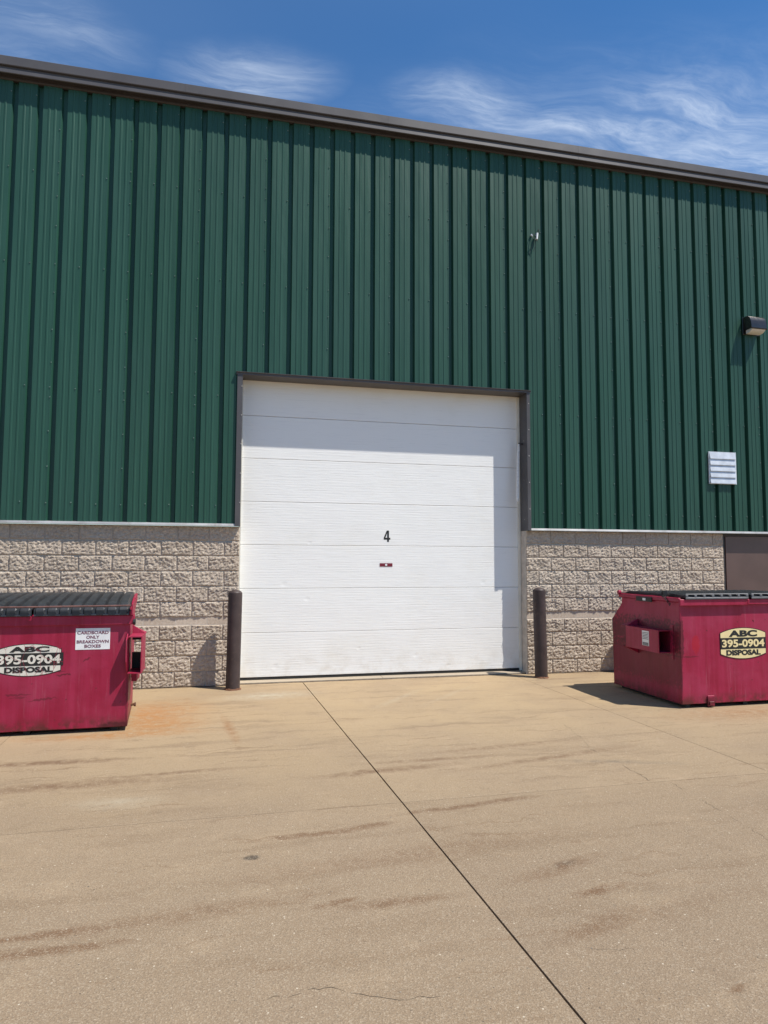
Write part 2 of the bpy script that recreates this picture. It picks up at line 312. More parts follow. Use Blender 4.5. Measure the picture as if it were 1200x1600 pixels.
    c = t.mix(t.math('MULTIPLY', t.ramp(fn, 0.48, 0.32), 0.42), c, (0.10, 0.074, 0.048))
    # sparse exposed stones, pits, and one tone per slab
    v2 = t.n('ShaderNodeTexVoronoi', feature='F1'); t.l.new(P0, v2.inputs[0]); v2.inputs['Scale'].default_value = 34.0
    s2 = t.n('ShaderNodeSeparateColor'); t.l.new(v2.outputs['Color'], s2.inputs[0])
    dot = t.ramp(v2.outputs['Distance'], 0.17, 0.11)
    c = t.mix(t.math('MULTIPLY', dot, t.ramp(s2.outputs[0], 0.90, 0.93)), c, (0.50, 0.43, 0.33))
    c = t.mix(t.math('MULTIPLY', dot, t.math('MULTIPLY', t.ramp(s2.outputs[1], 0.90, 0.93), 0.8)), c, (0.07, 0.055, 0.042))
    oi = t.n('ShaderNodeObjectInfo').outputs['Random']
    c = t.mix(0.07, c, t.mix(oi, (0.10, 0.08, 0.055), (0.44, 0.35, 0.23)))
    med = t.noise(P0, 5.5, 6, 0.7)
    c = t.mix(t.math('MULTIPLY', t.ramp(med, 0.54, 0.72), 0.30), c, (0.175, 0.122, 0.078))
    h = t.math('ADD', t.math('MULTIPLY', vo.outputs['Distance'], 0.7), t.math('ADD', fn, t.math('MULTIPLY', t.noise(P0, 14, 4), 1.2)))
    if thresh: c = t.mix(0.45, c, (0.40, 0.37, 0.32))
    finish(t, b, c, 0.88, 0, t.bump(h, 0.45, 0.006), 0.25)
mat_ground('concrete'); mat_ground('threshold_concrete', True)

# ------------------------------------------------------------------ mesh helpers
class MB:
    def __init__(s): s.v = []; s.f = []; s.mi = []; s.cur = 0
    def add(s, vs_, fs):
        o = len(s.v); s.v += [tuple(p) for p in vs_]; s.f += [tuple(i + o for i in f) for f in fs]; s.mi += [s.cur] * len(fs)
        return s
    def box(s, x0, x1, y0, y1, z0, z1):
        return s.add([(x, y, z) for x in (x0, x1) for y in (y0, y1) for z in (z0, z1)],
                     [(0, 1, 3, 2), (4, 6, 7, 5), (0, 4, 5, 1), (2, 3, 7, 6), (0, 2, 6, 4), (1, 5, 7, 3)])
    def prism(s, prof, axis, lo, hi):
        """closed profile (a, b) swept along an axis: 'x' -> (y, z), 'y' -> (x, z), 'z' -> (x, y)"""
        def mk(a, b, c): return {'x': (c, a, b), 'y': (a, c, b), 'z': (a, b, c)}[axis]
        n = len(prof)
        V = [mk(a, b, lo) for a, b in prof] + [mk(a, b, hi) for a, b in prof]
        F = [(i, (i + 1) % n, n + (i + 1) % n, n + i) for i in range(n)] + [tuple(range(n - 1, -1, -1)), tuple(range(n, 2 * n))]
        return s.add(V, F)
    def tube(s, path, r, n=8, cap=True):
        path = [Vector(p) for p in path]; V = []; F = []
        for i, p in enumerate(path):
            d = (path[min(i + 1, len(path) - 1)] - path[max(i - 1, 0)]).normalized()
            a = d.cross(Vector((0, 0, 1)) if abs(d.z) < 0.9 else Vector((1, 0, 0))).normalized(); b_ = d.cross(a)
            rr = r[i] if isinstance(r, (list, tuple)) else r
            for k in range(n):
                an = 2 * math.pi * k / n; V.append(p + (a * math.cos(an) + b_ * math.sin(an)) * rr)
        for i in range(len(path) - 1):
            for k in range(n):
                F.append((i * n + k, i * n + (k + 1) % n, (i + 1) * n + (k + 1) % n, (i + 1) * n + k))
        if cap: F += [tuple(range(n - 1, -1, -1)), tuple(range((len(path) - 1) * n, len(path) * n))]
        return s.add(V, F)
    def build(s, name, mat, parent=None, bev=0.0, smooth=False, seg=1):
        off = root_off(parent)
        me = bpy.data.meshes.new(name)
        me.from_pydata([(x - off.x, y - off.y, z - off.z) for x, y, z in s.v], [], s.f)
        mats = mat if isinstance(mat, (list, tuple)) else [mat]
        for m in mats: me.materials.append(MATS[m])
        if len(mats) > 1:
            for p, i in zip(me.polygons, s.mi): p.material_index = i
        bm = bmesh.new(); bm.from_mesh(me)
        bmesh.ops.remove_doubles(bm, verts=bm.verts, dist=1e-6)
        bmesh.ops.recalc_face_normals(bm, faces=bm.faces)
        if bev:
            ed = [e for e in bm.edges if len(e.link_faces) == 2 and e.calc_face_angle(0) > 0.5]
            bmesh.ops.bevel(bm, geom=ed, offset=bev, segments=seg, affect='EDGES', clamp_overlap=True)
        bm.to_mesh(me); bm.free()
        if smooth:
            me.set_sharp_from_angle(angle=R(38)); 
            for p in me.polygons: p.use_smooth = True
        o = bpy.data.objects.new(name, me); COL.objects.link(o)
        if parent: o.parent = parent
        return o
OFF = {}
def root_off(p):
    while p is not None and p.parent is not None: p = p.parent
    return OFF.get(p.name, Vector()) if p is not None else Vector()
def thing(name, label, cat, loc, group=None):
    o = bpy.data.objects.new(name, None); COL.objects.link(o); o.location = loc; o.empty_display_size = 0.2
    o['label'] = label; o['category'] = cat
    if group: o['group'] = group
    OFF[o.name] = Vector(loc)
    return o

def text_mb(body, x0, x1, z0, z1, y, bold=0.0, depth=0.0015):
    """flat lettering facing -y, fitted to a rectangle"""
    cu = bpy.data.curves.new('lettering', 'FONT'); cu.body = body; cu.size = 1.0; cu.offset = bold; cu.extrude = 0.002; cu.resolution_u = 4
    cu.align_x = 'CENTER'; cu.space_line = 1.0
    o = bpy.data.objects.new('lettering', cu); COL.objects.link(o)
    dg = bpy.context.evaluated_depsgraph_get(); me = bpy.data.meshes.new_from_object(o.evaluated_get(dg))
    vs_ = [v.co.copy() for v in me.vertices]; fs = [tuple(p.vertices) for p in me.polygons]
    bpy.data.objects.remove(o); bpy.data.curves.remove(cu); bpy.data.meshes.remove(me)
    ax0 = min(v.x for v in vs_); ax1 = max(v.x for v in vs_); ay0 = min(v.y for v in vs_); ay1 = max(v.y for v in vs_)
    m = MB()
    m.add([(x0 + (v.x - ax0) / (ax1 - ax0) * (x1 - x0), y - (depth if v.z > 0 else 0), z0 + (v.y - ay0) / (ay1 - ay0) * (z1 - z0)) for v in vs_], fs)
    return m

# ------------------------------------------------------------------ ground: slabs with real joints
gm = MB(); gm.add([(-700, -700, -0.06), (700, -700, -0.06), (700, 700, -0.06), (-700, 700, -0.06)], [(0, 1, 2, 3)])
ground = gm.build('ground', 'concrete'); ground['kind'] = 'structure'
XB = [(-14.6, .02, .006), (-11.5, .02, .006), (-8.4, .02, .006), (-5.3, .022, .006), (-2.20, .022, .005), (0.885, .0277, .011), (3.965, .019, .005), (7.05, .018, .006), (10.1, .018, .006), (13.2, .018, .006), (16.3, .018, .006)]
YB = [(0.04, .0), (-4.79, .0035), (-9.6, .006), (-14.4, .006), (-19.2, .006)]
SLABS = []
for i in range(len(XB) - 1):
    for j in range(len(YB) - 1):
        xa, sa, ga = XB[i]; xb, sb, gb = XB[i + 1]; yt, gt = YB[j]; yb, gb2 = YB[j + 1]
        yt -= gt / 2; yb += gb2 / 2
        dz = 0.0
        n = 24
        m = MB(); top = []
        rng = random.Random(i * 31 + j)
        def edge(x0, s, sign, g, y):      # slightly ragged saw cut
            return x0 - s * y + sign * (g / 2 + 0.0016 * noise.noise(Vector((x0 * 7, y * 9, sign))))
        L = []; Rr = []
        for k in range(n + 1):
            y = yt + (yb - yt) * k / n
            L.append((edge(xa, sa, 1, ga, y), y)); Rr.append((edge(xb, sb, -1, gb, y), y))
        V = [(x, y, 0) for x, y in L] + [(x, y, 0) for x, y in Rr] + [(x, y, -0.055) for x, y in L] + [(x, y, -0.055) for x, y in Rr]
        N1 = n + 1; F = []
        for k in range(n):
            F += [(k, k + 1, N1 + k + 1, N1 + k), (k, 2 * N1 + k, 2 * N1 + k + 1, k + 1), (N1 + k, N1 + k + 1, 3 * N1 + k + 1, 3 * N1 + k)]
        F += [(0, N1, 3 * N1, 2 * N1), (n, 2 * N1 + n, 3 * N1 + n, N1 + n)]
        m.add(V, F); o = m.build('slab', 'concrete', ground)
        SLABS.append((i, j, o))
def slab_at(x, y):
    for i, j, o in SLABS:
        if XB[i][0] - XB[i][1] * y <= x < XB[i + 1][0] - XB[i + 1][1] * y and YB[j + 1][0] <= y < YB[j][0]: return o
    return ground
def crack(pts, w, seed):
    rng = random.Random(seed); P = []
    for (a, b) in zip(pts[:-1], pts[1:]):
        a = Vector(a); b = Vector(b); n = max(3, int((b - a).length / 0.035)); d = (b - a).normalized(); pr = Vector((-d.y, d.x))
        for k in range(n):
            P.append(a + (b - a) * (k / n) + pr * rng.uniform(-.012, .012))
    P.append(Vector(pts[-1])); m = MB(); V = []; F = []
    for i, p in enumerate(P):
        d = (P[min(i + 1, len(P) - 1)] - P[max(i - 1, 0)]).normalized(); pr = Vector((-d.y, d.x))
        ww = w * 0.62 * (0.15 + rng.random()) * (0.35 if i in (0, len(P) - 1) else 1)
        V += [(p.x + pr.x * ww, p.y + pr.y * ww, 0.0012), (p.x - pr.x * ww, p.y - pr.y * ww, 0.0012)]
    for i in range(len(P) - 1): F.append((2 * i, 2 * i + 1, 2 * i + 3, 2 * i + 2))
    m.add(V, F); m.build('crack', 'crack_dark', slab_at(*pts[0]))
crack([(-.03, -6.72), (.05, -6.73), (.10, -6.72)], .002, 1); crack([(.13, -6.715), (.19, -6.70), (.27, -6.75)], .0032, 2); crack([(.29, -6.76), (.42, -6.83), (.62, -6.86)], .0022, 3)
crack([(3.24, -2.9), (3.11, -3.53)], .0020, 4); crack([(3.08, -3.6), (3.0, -3.85), (3.0, -4.02)], .0030, 5); crack([(3.0, -4.35), (3.0, -4.6), (2.98, -4.77)], .0042, 6)
crack([(3.13, -4.81), (3.09, -5.0)], .0055, 7); crack([(3.08, -5.2), (3.07, -5.43)], .0042, 8); crack([(3.06, -5.5), (3.0, -5.95)], .0018, 9); crack([(1.35, -6.7), (1.55, -6.75)], .0016, 10); crack([(-.6, -7.0), (-.45, -6.98)], .003, 11)

pm = MB(); rng = random.Random(3)
for k in range(230):
    x = rng.uniform(-3, 8); y = -rng.uniform(.2, 7.6) ; r = rng.uniform(.0018, .0055)
    V = [(x + r * rng.uniform(.7, 1.3) * math.cos(a), y + r * rng.uniform(.7, 1.3) * math.sin(a), .0005) for a in (0, 1.57, 3.14, 4.71)] + [(x, y, r * rng.uniform(.6, 1.1))]
    pm.add(V, [(0, 1, 4), (1, 2, 4), (2, 3, 4), (3, 0, 4), (3, 2, 1, 0)])
o = pm.build('pebbles', 'pebble', None); o['kind'] = 'stuff'; o['label'] = 'scattered tiny pebbles and grit on the concrete yard'; o['category'] = 'grit'

# ------------------------------------------------------------------ the warehouse
IN = 0.0254
DW, DH = 4.2062, 4.215                       # door opening
WX0, WX1 = -9.8, 14.6
B = thing('warehouse', 'green ribbed metal warehouse on a split-faced block base', 'building', (2.1, 0, 0))
YP = -0.06                                   # face of the metal panels
PITCH = 0.300349; XG0 = -2.684755
ZB = 2.142; ZE = 7.965
PROF = [(-.037, 0), (-.024, .052), (.024, .052), (.037, 0), (.098, 0), (.1045, -.0055), (.1215, -.0055), (.128, 0), (.172, 0), (.1785, -.0055), (.1955, -.0055), (.202, 0)]
def strip(m, pts, z0, z1):
    V = []; F = []
    for x, y in pts: V += [(x, y, z0), (x, y, z1)]
    for i in range(len(pts) - 1): F.append((2 * i, 2 * i + 2, 2 * i + 3, 2 * i + 1))
    m.add(V, F)
def clip(pts, lo, hi):
    out = []
    for (xa, ya), (xb, yb) in zip(pts[:-1], pts[1:]):
        if xb <= lo or xa >= hi: continue
        def at(x): return (x, ya + (yb - ya) * ((x - xa) / (xb - xa) if xb > xa else 0))
        p, q = (at(lo) if xa < lo else (xa, ya)), (at(hi) if xb > hi else (xb, yb))
        if not out: out.append(p)
        out.append(q)
    return out
kmin = int((WX0 - XG0) / PITCH); kmin -= (kmin - 1) % 3
screws = MB()
def screw(x, y, z, r=.0085):
    n = 6
    V = [(x + r * math.cos(a * math.pi / 3), y, z + r * math.sin(a * math.pi / 3)) for a in range(n)] + [(x + .62 * r * math.cos(a * math.pi / 3), y - .007, z + .62 * r * math.sin(a * math.pi / 3)) for a in range(n)]
    screws.add(V, [(i, (i + 1) % n, n + (i + 1) % n, n + i) for i in range(n)] + [tuple(range(n, 2 * n))])
rs = random.Random(11)
k = kmin
while XG0 + k * PITCH < WX1:
    pts = []
    for q in range(3):
        xg = XG0 + (k + q) * PITCH
        pts += [(xg + a, YP + b) for a, b in PROF]
    xe = XG0 + (k + 3) * PITCH
    dy = rs.uniform(-.0004, .0004)
    pts = [(pts[0][0] - .014, YP - .0022), (pts[0][0] - .0015, YP - .0022)] + pts[1:] + [(xe - .041, YP)]
    pts = [(x, y + dy) for x, y in pts]
    m = MB()
    for lo, hi, z0 in ((-99, -.03, ZB), (-.03, DW + .03, DH + .03), (DW + .03, 99, ZB)):
        c = clip(pts, lo, hi)
        if len(c) > 1: strip(m, c, z0, ZE)
    m.build('wall_panel', 'green_panel', B)
    for q in range(3):
        xg = XG0 + (k + q) * PITCH
        for z in (7.80, 6.77, 5.52, 3.90, 2.40):
            if z < DH + .05 and -.12 < xg < DW + .12: continue
            screw(xg - .047 + rs.uniform(-.003, .003), YP - .0028, z + rs.uniform(-.012, .012))
    for z in (7.36, 6.92, 6.46, 6.03, 5.13, 4.67, 4.22, 3.77, 3.32, 2.86):
        xg = XG0 + k * PITCH
        if z < DH + .05 and -.12 < xg < DW + .12: continue
        screw(xg - .047 + rs.uniform(-.003, .003), YP - .0028, z + rs.uniform(-.02, .02))
    k += 3
so_ = screws.build('screws', 'screw', B); so_['kind'] = 'stuff'

# unseen backing added to block light; roof and ends keep it out too
m = MB(); m.box(WX0, -.10, .0, .10, 2.16, 7.9); m.box(DW + .10, WX1, .0, .10, 2.16, 7.9); m.box(-.10, DW + .10, .0, .10, DH + .06, 7.9)
m.build('light_block_backing', 'interior_dark', B)
m = MB(); m.prism([(-.02, 8.10), (22, 9.9), (22, 9.95), (-.02, 8.16)], 'x', WX0, WX1); m.build('roof', 'roof_metal', B)
for xx in (WX0 - .05, WX1): MB().box(xx, xx + .05, .0, 22, 0, 8.1).build('end_wall', 'green_panel', B)
# eave: fascia in lengths with lap joints, drip lip and soffit
cut = [WX0 - .08, -6.9, -3.85, -.85, 2.02, 5.1, 8.2, 11.3, WX1 + .08]
for a, b in zip(cut[:-1], cut[1:]):
    e = .0012 * (cut.index(a) % 2)
    m = MB(); m.prism([(-.160 - e, 8.078), (-.166 - e, 8.086), (-.160 - e, 8.202), (-.150, 8.212), (.02, 8.228), (.02, 8.078)], 'x', a + .0015, b); m.build('fascia', 'bronze', B)
    m = MB(); m.prism([(-.168 - e, 7.966), (-.174 - e, 7.972), (-.170 - e, 8.018), (-.133, 8.024), (-.133, 8.0775), (.0, 8.0775), (.0, 8.02), (-.158, 8.012), (-.160, 7.966)], 'x', a + .0015, b); m.build('drip_lip', 'bronze', B)
m = MB(); m.prism([(-.1575, 7.976), (-.1575, 7.990), (-.02, 7.990), (-.02, 7.976)], 'x', WX0, WX1); m.build('soffit', 'bronze_dark', B)
m = MB(); m.prism([(-.070, 7.938), (-.088, 7.948), (-.088, 7.9755), (-.03, 7.9755), (-.03, 7.938)], 'x', WX0, WX1); m.build('eave_trim', 'bronze_dark', B)
# base flashing under the panels
for a, b in ((WX0, -4.4), (-4.399, -.004), (DW + .002, 7.0), (7.001, WX1)):
    m = MB(); m.prism([(-.079, 2.128), (-.085, 2.128), (-.086, 2.136), (-.076, 2.163), (-.0, 2.170), (-.0, 2.132), (-.079, 2.132)], 'x', a, b); m.build('base_flashing', 'flashing', B)

# ---- split-faced block base
def block_mesh(w, h, seed, smooth=False, cell=.0095):
    m = MB(); nx, nz = (max(3, int(w / cell)), max(3, int(h / cell))) if not smooth else (1, 1)
    V = []; F = []
    for i in range(nx + 1):
        for j in range(nz + 1):
            x = w * i / nx; z = h * j / nz
            if smooth: y = 0.0
            else:
                ed = min(x, w - x, z, h - z); k = min(1, .55 + ed / .022)
                u = x + .45 * z                      # slanting fracture grain
                q = Vector((u * 26 + seed * 13.7, seed * 3.1, (z - .3 * x) * 40))
                f = .011 * noise.noise(q) + .009 * noise.noise(q * 2.1 + Vector((3, 9, 1))) + .007 * noise.noise(q * 4.3) + .007 * noise.noise(Vector((x * 7 + seed, z * 9, seed)))
                y = min(-.0005, -.0005 - k * (.011 + f))
            V.append((x, y, z))
    for i in range(nx):
        for j in range(nz):
            a = i * (nz + 1) + j; F.append((a, a + nz + 1, a + nz + 2, a + 1))
    m.add(V, F)
    n0 = len(V); d = .19
    rim = [i * (nz + 1) for i in range(nx + 1)] + [nx * (nz + 1) + j for j in range(1, nz + 1)] + [i * (nz + 1) + nz for i in range(nx - 1, -1, -1)] + [j for j in range(nz - 1, 0, -1)]
    V2 = [(V[i][0], d, V[i][2]) for i in rim]; nr = len(rim)
    F2 = [(rim[i], n0 + i, n0 + (i + 1) % nr, rim[(i + 1) % nr]) for i in range(nr)]
    me = bpy.data.meshes.new('block'); me.from_pydata(V + V2, [], F + F2)
    me.materials.append(MATS['smooth_block' if smooth else 'split_block'])
    for p in me.polygons: p.use_smooth = not smooth and p.index < len(F)
    return me
J = .0115
LOW = {16: block_mesh(16 * IN - J, 8 * IN - J, 3, False, .05), 8: block_mesh(8 * IN - J, 8 * IN - J, 4, False, .05)}
FULL = [block_mesh(16 * IN - J, 8 * IN - J, s) for s in range(9)]
HALF = [block_mesh(8 * IN - J, 8 * IN - J, 40 + s) for s in range(5)]
BANDF = [block_mesh(16 * IN - J, 4 * IN - J, 0, True)]; BANDH = [block_mesh(8 * IN - J, 4 * IN - J, 0, True)]
COURSES = [(76, 8, 0), (68, 8, 1), (60, 8, 0), (52, 8, 1), (44, 8, 0), (36, 8, 1), (32, 4, 0), (24, 8, 1), (16, 8, 0), (8, 8, 1), (0, 8, 0)]
rb = random.Random(5)
def layout(length_in, from_right):
    """-> (course z, height, start, half?) in inches measured from the door edge outwards"""
    out = []
    for z, h, half_first in COURSES:
        x = 0
        first = True
        while x < length_in - .1:
            w = 8 if (first and half_first) or length_in - x < 15.9 else 16
            out.append((z, h, x, w)); x += w; first = False
    return out
def block_wall(x_edge, sign, length_in, singles_in, name_label):
    xa, xb = sorted((x_edge, x_edge + sign * length_in * IN))
    m = MB(); m.box(xa + .003, xb - .003, .0008, .185, -.03, 2.128)      # mortar bed
    core = m.build('block_wall', 'mortar', B)
    joined = MB()
    for z, h, x, w in layout(length_in, sign < 0):
        pool = (FULL if w == 16 else HALF) if h == 8 else (BANDF if w == 16 else BANDH)
        me = pool[rb.randrange(len(pool))]
        x0 = x_edge + x * IN if sign > 0 else x_edge - (x + w) * IN
        loc = Vector((x0 + J / 2, rb.uniform(-.0012, .0012), z * IN + J / 2))
        flip = 1
        if x + w <= singles_in:
            o = bpy.data.objects.new('block', me); COL.objects.link(o); o.parent = core; o.location = loc - OFF[B.name]
        else:
            if h == 8: me = LOW[w]
            joined.add([(v.co.x + loc.x, v.co.y + loc.y, v.co.z + loc.z) for v in me.vertices], [tuple(p.vertices) for p in me.polygons])
    if joined.v:
        jo = joined.build('blocks', 'split_block', core); jo['kind'] = 'stuff'
block_wall(0.0, -1, 16 * 24, 16 * 11.6, '')
block_wall(DW, 1, 136, 999, '')
block_wall(DW + 136 * IN + 1.13, 1, 16 * 12, 0, '')

def dirt_line(xa, xb, y, seed):
    rng = random.Random(seed); n = int((xb - xa) / .03); V = []; F = []
    for i in range(n + 1):
        x = xa + (xb - xa) * i / n; w = .008 + .030 * max(0, noise.noise(Vector((x * 2.3, seed, 0))) + .25) + rng.random() * .010
        V += [(x, y - w, .0015), (x, y, .004 + rng.random() * .006)]
    for i in range(n): F.append((2 * i, 2 * i + 2, 2 * i + 3, 2 * i + 1))
    MB().add(V, F).build('base_joint', 'crack_dark', B)
dirt_line(-5.2, -.01, -.002, 1); dirt_line(DW + .01, DW + 136 * IN, -.002, 2); dirt_line(.01, DW - .01, .050, 3)
# ---- brown service door right of the blocks
SX0 = DW + 136 * IN
sd = MB().box(SX0 + .065, SX0 + 1.065, .018, .062, .012, 2.085).build('service_door', 'door_brown', B, .002)
fr = MB(); fr.box(SX0 + .004, SX0 + .055, .03, .17, 0, 2.126); fr.box(SX0 + 1.075, SX0 + 1.126, .03, .17, 0, 2.126); fr.box(SX0 + .0551, SX0 + 1.0749, .03, .17, 2.09, 2.126)
fr.build('frame', 'bronze_dark', sd)
m = MB(); m.tube([(SX0 + .99, .017, 1.0), (SX0 + .99, -.04, 1.0)], .012); m.tube([(SX0 + .99, -.04, 1.0), (SX0 + .87, -.045, 1.0)], .01); m.build('handle', 'galvanised', sd)
m = MB(); m.box(SX0 + .004, SX0 + 1.126, .19, .21, 0, 2.12); m.build('inner_liner', 'interior_dark', B)

# ---- overhead door
YD = 0.205
m = MB(); m.box(.0, DW, YD + .055, YD + .075, .03, DH + .15)
od = m.build('overhead_door', 'interior_dark', B)
zz = .064; hs = .6085
for i in range(7):
    m = MB(); zt = min(zz + hs - .0045, DH + .12)
    m.box(.012, DW - .012, YD, YD + .045, zz, zt); m.build('door_section', 'door_white', od, .0035)
    zz += hs
m = MB(); m.box(.02, DW - .02, YD + .006, YD + .042, .026, .0625); m.tube([(.0, YD + .01, .04), (.03, YD + .004, .043)], .006); m.build('bottom_seal', 'rubber', od, .006)
m = MB(); m.box(.002, .0115, YD - .055, YD - .004, .03, 2.13); m.box(-.001, .018, YD - .03, YD - .003, 2.131, DH - .01); m.build('weather_strip', 'strip_white', od)
m = MB(); m.box(DW - .035, DW - .002, YD - .035, YD - .004, .03, DH - .012); m.build('weather_strip', 'strip_white', od)
# the numeral, drawn as one outline with a triangular counter
def strokes(m, polys, y0, y1):
    for P in polys: m.prism(P, 'y', y0, y1)
xc, zc, nw, nh = 2.112, 2.030, .098, .165
def q(a, b): return (xc - nw / 2 + a * nw, zc - nh / 2 + b * nh)
m = MB()
strokes(m, [[q(.52, 0), q(.80, 0), q(.80, .1999), q(.52, .1999)], [q(0, .20), q(1, .20), q(1, .36), q(0, .36)],
            [q(.52, .3601), q(.80, .3601), q(.80, 1), q(.52, 1)], [q(0, .3601), q(.26, .3601), q(.5199, .80), q(.5199, 1.0), q(.46, 1.0)]], YD - .0022, YD - .0004)
m.build('numeral', 'black_ink', od)
pl = MB().box(2.004, 2.194, YD - .004, YD - .0005, 1.588, 1.636).build('maker_plate', 'plate_maroon', od)
m = MB()
for a in range(8):
    an = a * math.pi / 4; cx, cz = 2.099 + .0125 * math.cos(an), 1.612 + .0125 * math.sin(an)
    m.prism([(cx + .0058 * math.cos(b * math.pi / 3), cz + .0058 * math.sin(b * math.pi / 3)) for b in range(6)], 'y', YD - .0060 - .00005 * a, YD - .0041)
m.prism([(2.099 + .009 * math.cos(b * math.pi / 4), 1.612 + .009 * math.sin(b * math.pi / 4)) for b in range(8)], 'y', YD - .0066, YD - .0041)
m.build('emblem', 'sign_white', od)

# ---- door surround: jamb and head trims in bronze metal
JT = .155
m = MB(); m.prism([(-.072, -.092), (.0, -.092), (.0, YD), (-.012, YD), (-.012, -.07), (-.072, -.07)], 'z', 2.1285, DH + .008); m.build('jamb_trim', 'bronze', B, .0015)
m = MB(); m.prism([(DW + .054, -.092), (DW, -.092), (DW, YD), (DW + .012, YD), (DW + .012, -.07), (DW + .054, -.07)], 'z', 2.1285, DH + .008); m.build('jamb_trim', 'bronze', B, .0015)
m = MB(); m.prism([(-.094, DH), (-.094, DH + .022), (-.112, DH + .030), (-.112, DH + .036), (-.055, DH + .048), (-.05, DH + .012), (YD + .02, DH + .012), (YD + .02, DH)], 'x', -.088, DW + .068); m.build('head_trim', 'bronze', B)
m = MB()
for s in (0, 1):
    for z in (2.45, 2.85, 3.25, 3.65, 4.05):
        xx = -.010 if s == 0 else DW + .030
        m.add([(xx + .008 * math.cos(a * math.pi / 3), -.0925, z + .008 * math.sin(a * math.pi / 3)) for a in range(6)] + [(xx, -.100, z)], [(i, (i + 1) % 6, 6) for i in range(6)])
    for z in (2.3, 2.9, 3.5):
        if s: m.add([(DW - .0005, .03 + .007 * math.cos(a * math.pi / 3), z + .007 * math.sin(a * math.pi / 3)) for a in range(6)] + [(DW - .007, .03, z)], [(i, (i + 1) % 6, 6) for i in range(6)])
so2 = m.build('trim_screws', 'flashing', B); so2['kind'] = 'stuff'
# threshold
for a, b in ((.0045, 2.018), (2.024, DW - .0045)):
    m = MB(); m.prism([(.052, -.05), (.052, .016), (.060, .022), (.45, .028), (.45, -.05)], 'x', a, b); m.build('threshold', 'threshold_concrete', B)

# ------------------------------------------------------------------ things fixed to the wall
t_ = thing('pull_rope', 'white pull rope hanging at the right edge of the white overhead door', 'rope', (4.17, .16, 2.58))
m = MB(); m.tube([(4.140, .06, 3.45), (4.128, .055, 3.40), (4.112, .05, 3.2), (4.104, .045, 2.95), (4.098, .04, 2.75), (4.092, .035, 2.63), (4.098, .033, 2.605), (4.108, .035, 2.63), (4.114, .04, 2.75), (4.122, .048, 2.95), (4.130, .055, 3.2), (4.142, .06, 3.42)], .014, 6); m.build('cord', 'rope', t_, smooth=True)
m = MB(); m.tube([(4.097, .033, 2.645), (4.099, .033, 2.60), (4.100, .033, 2.57)], [.012, .022, .010], 8); m.build('knot', 'rope', t_, smooth=True)
m = MB(); m.box(4.133, 4.205, .052, .068, 3.44, 3.47); m.build('clip', 'bronze_dark', t_)

t_ = thing('wall_light', 'dark bronze wall pack light high on the green wall, upper right', 'light', (8.285, YP, 5.43))
x0, x1 = 8.135, 8.435
prof = [(-.066, 5.725), (-.12, 5.735), (-.175, 5.72), (-.213, 5.68), (-.236, 5.62), (-.246, 5.55), (-.246, 5.505), (-.066, 5.505)]
MB().prism(prof, 'x', x0, x1).build('housing', 'lamp_body', t_, .004, True)
MB().prism([(-.243, 5.5045), (-.232, 5.478), (-.18, 5.446), (-.10, 5.438), (-.10, 5.5045)], 'x', x0 + .018, x1 - .018).build('lens', 'lamp_glass', t_, .004, True)
m = MB(); m.prism([(-.247, 5.5045), (-.254, 5.500), (-.250, 5.488), (-.240, 5.488)], 'x', x0 - .004, x1 + .004); m.build('lens_frame', 'lamp_body', t_)
MB().box(x0 - .012, x1 + .012, -.0655, -.058, 5.44, 5.735).build('back_plate', 'lamp_body', t_, .003)

t_ = thing('louvre_vent', 'silver louvred wall vent with five slats above the brown door', 'vent', (7.63, YP, 2.93))
vx0, vx1, vz0, vz1 = 7.385, 7.875, 2.935, 3.435
m = MB(); m.box(vx0 - .012, vx0 + .004, -.088, -.0662, vz0 - .01, vz1 + .015); m.box(vx1 - .004, vx1 + .012, -.088, -.0662, vz0 - .01, vz1 + .015); m.box(vx0 + .0045, vx1 - .0045, -.086, -.0662, vz1, vz1 + .014); m.box(vx0 + .0045, vx1 - .0045, -.078, -.0662, vz0 - .01, vz1 - .001)
m.build('frame', 'galvanised', t_)
for i in range(5):
    za = vz0 + i * .1
    MB().prism([(-.088, za + .101), (-.1045, za + .008), (-.1055, za - .004), (-.097, za - .004), (-.093, za + .008), (-.080, za + .0965)], 'x', vx0 + .006, vx1 - .006).build('slat', 'galvanised', t_)

t_ = thing('conduit_stub', 'small white conduit stub with loose black wires on the green wall', 'conduit', (4.39, YP, 6.63))
MB().tube([(4.400, -.10, 6.63), (4.412, -.10, 6.73)], .018, 10).build('stub', 'pvc_white', t_, smooth=True)
MB().tube([(4.33, -.062, 6.70), (4.33, -.085, 6.70)], .016, 8).build('knockout', 'galvanised', t_)
m = MB()
m.tube([(4.405, -.10, 6.63), (4.40, -.13, 6.59), (4.36, -.12, 6.60), (4.335, -.09, 6.66), (4.345, -.075, 6.72)], .0045, 5)
m.tube([(4.41, -.10, 6.73), (4.42, -.11, 6.78), (4.44, -.09, 6.80), (4.45, -.07, 6.76)], .0045, 5)
m.tube([(4.40, -.10, 6.635), (4.365, -.14, 6.66), (4.335, -.12, 6.70), (4.32, -.09, 6.69)], .0045, 5)
m.tube([(4.36, -.10, 6.60), (4.32, -.10, 6.50), (4.285, -.09, 6.41), (4.29, -.085, 6.38)], .004, 5)
m.tube([(4.385, -.10, 6.60), (4.38, -.10, 6.52), (4.35, -.09, 6.44)], .0035, 5)
m.build('wires', 'wire', t_, smooth=True)

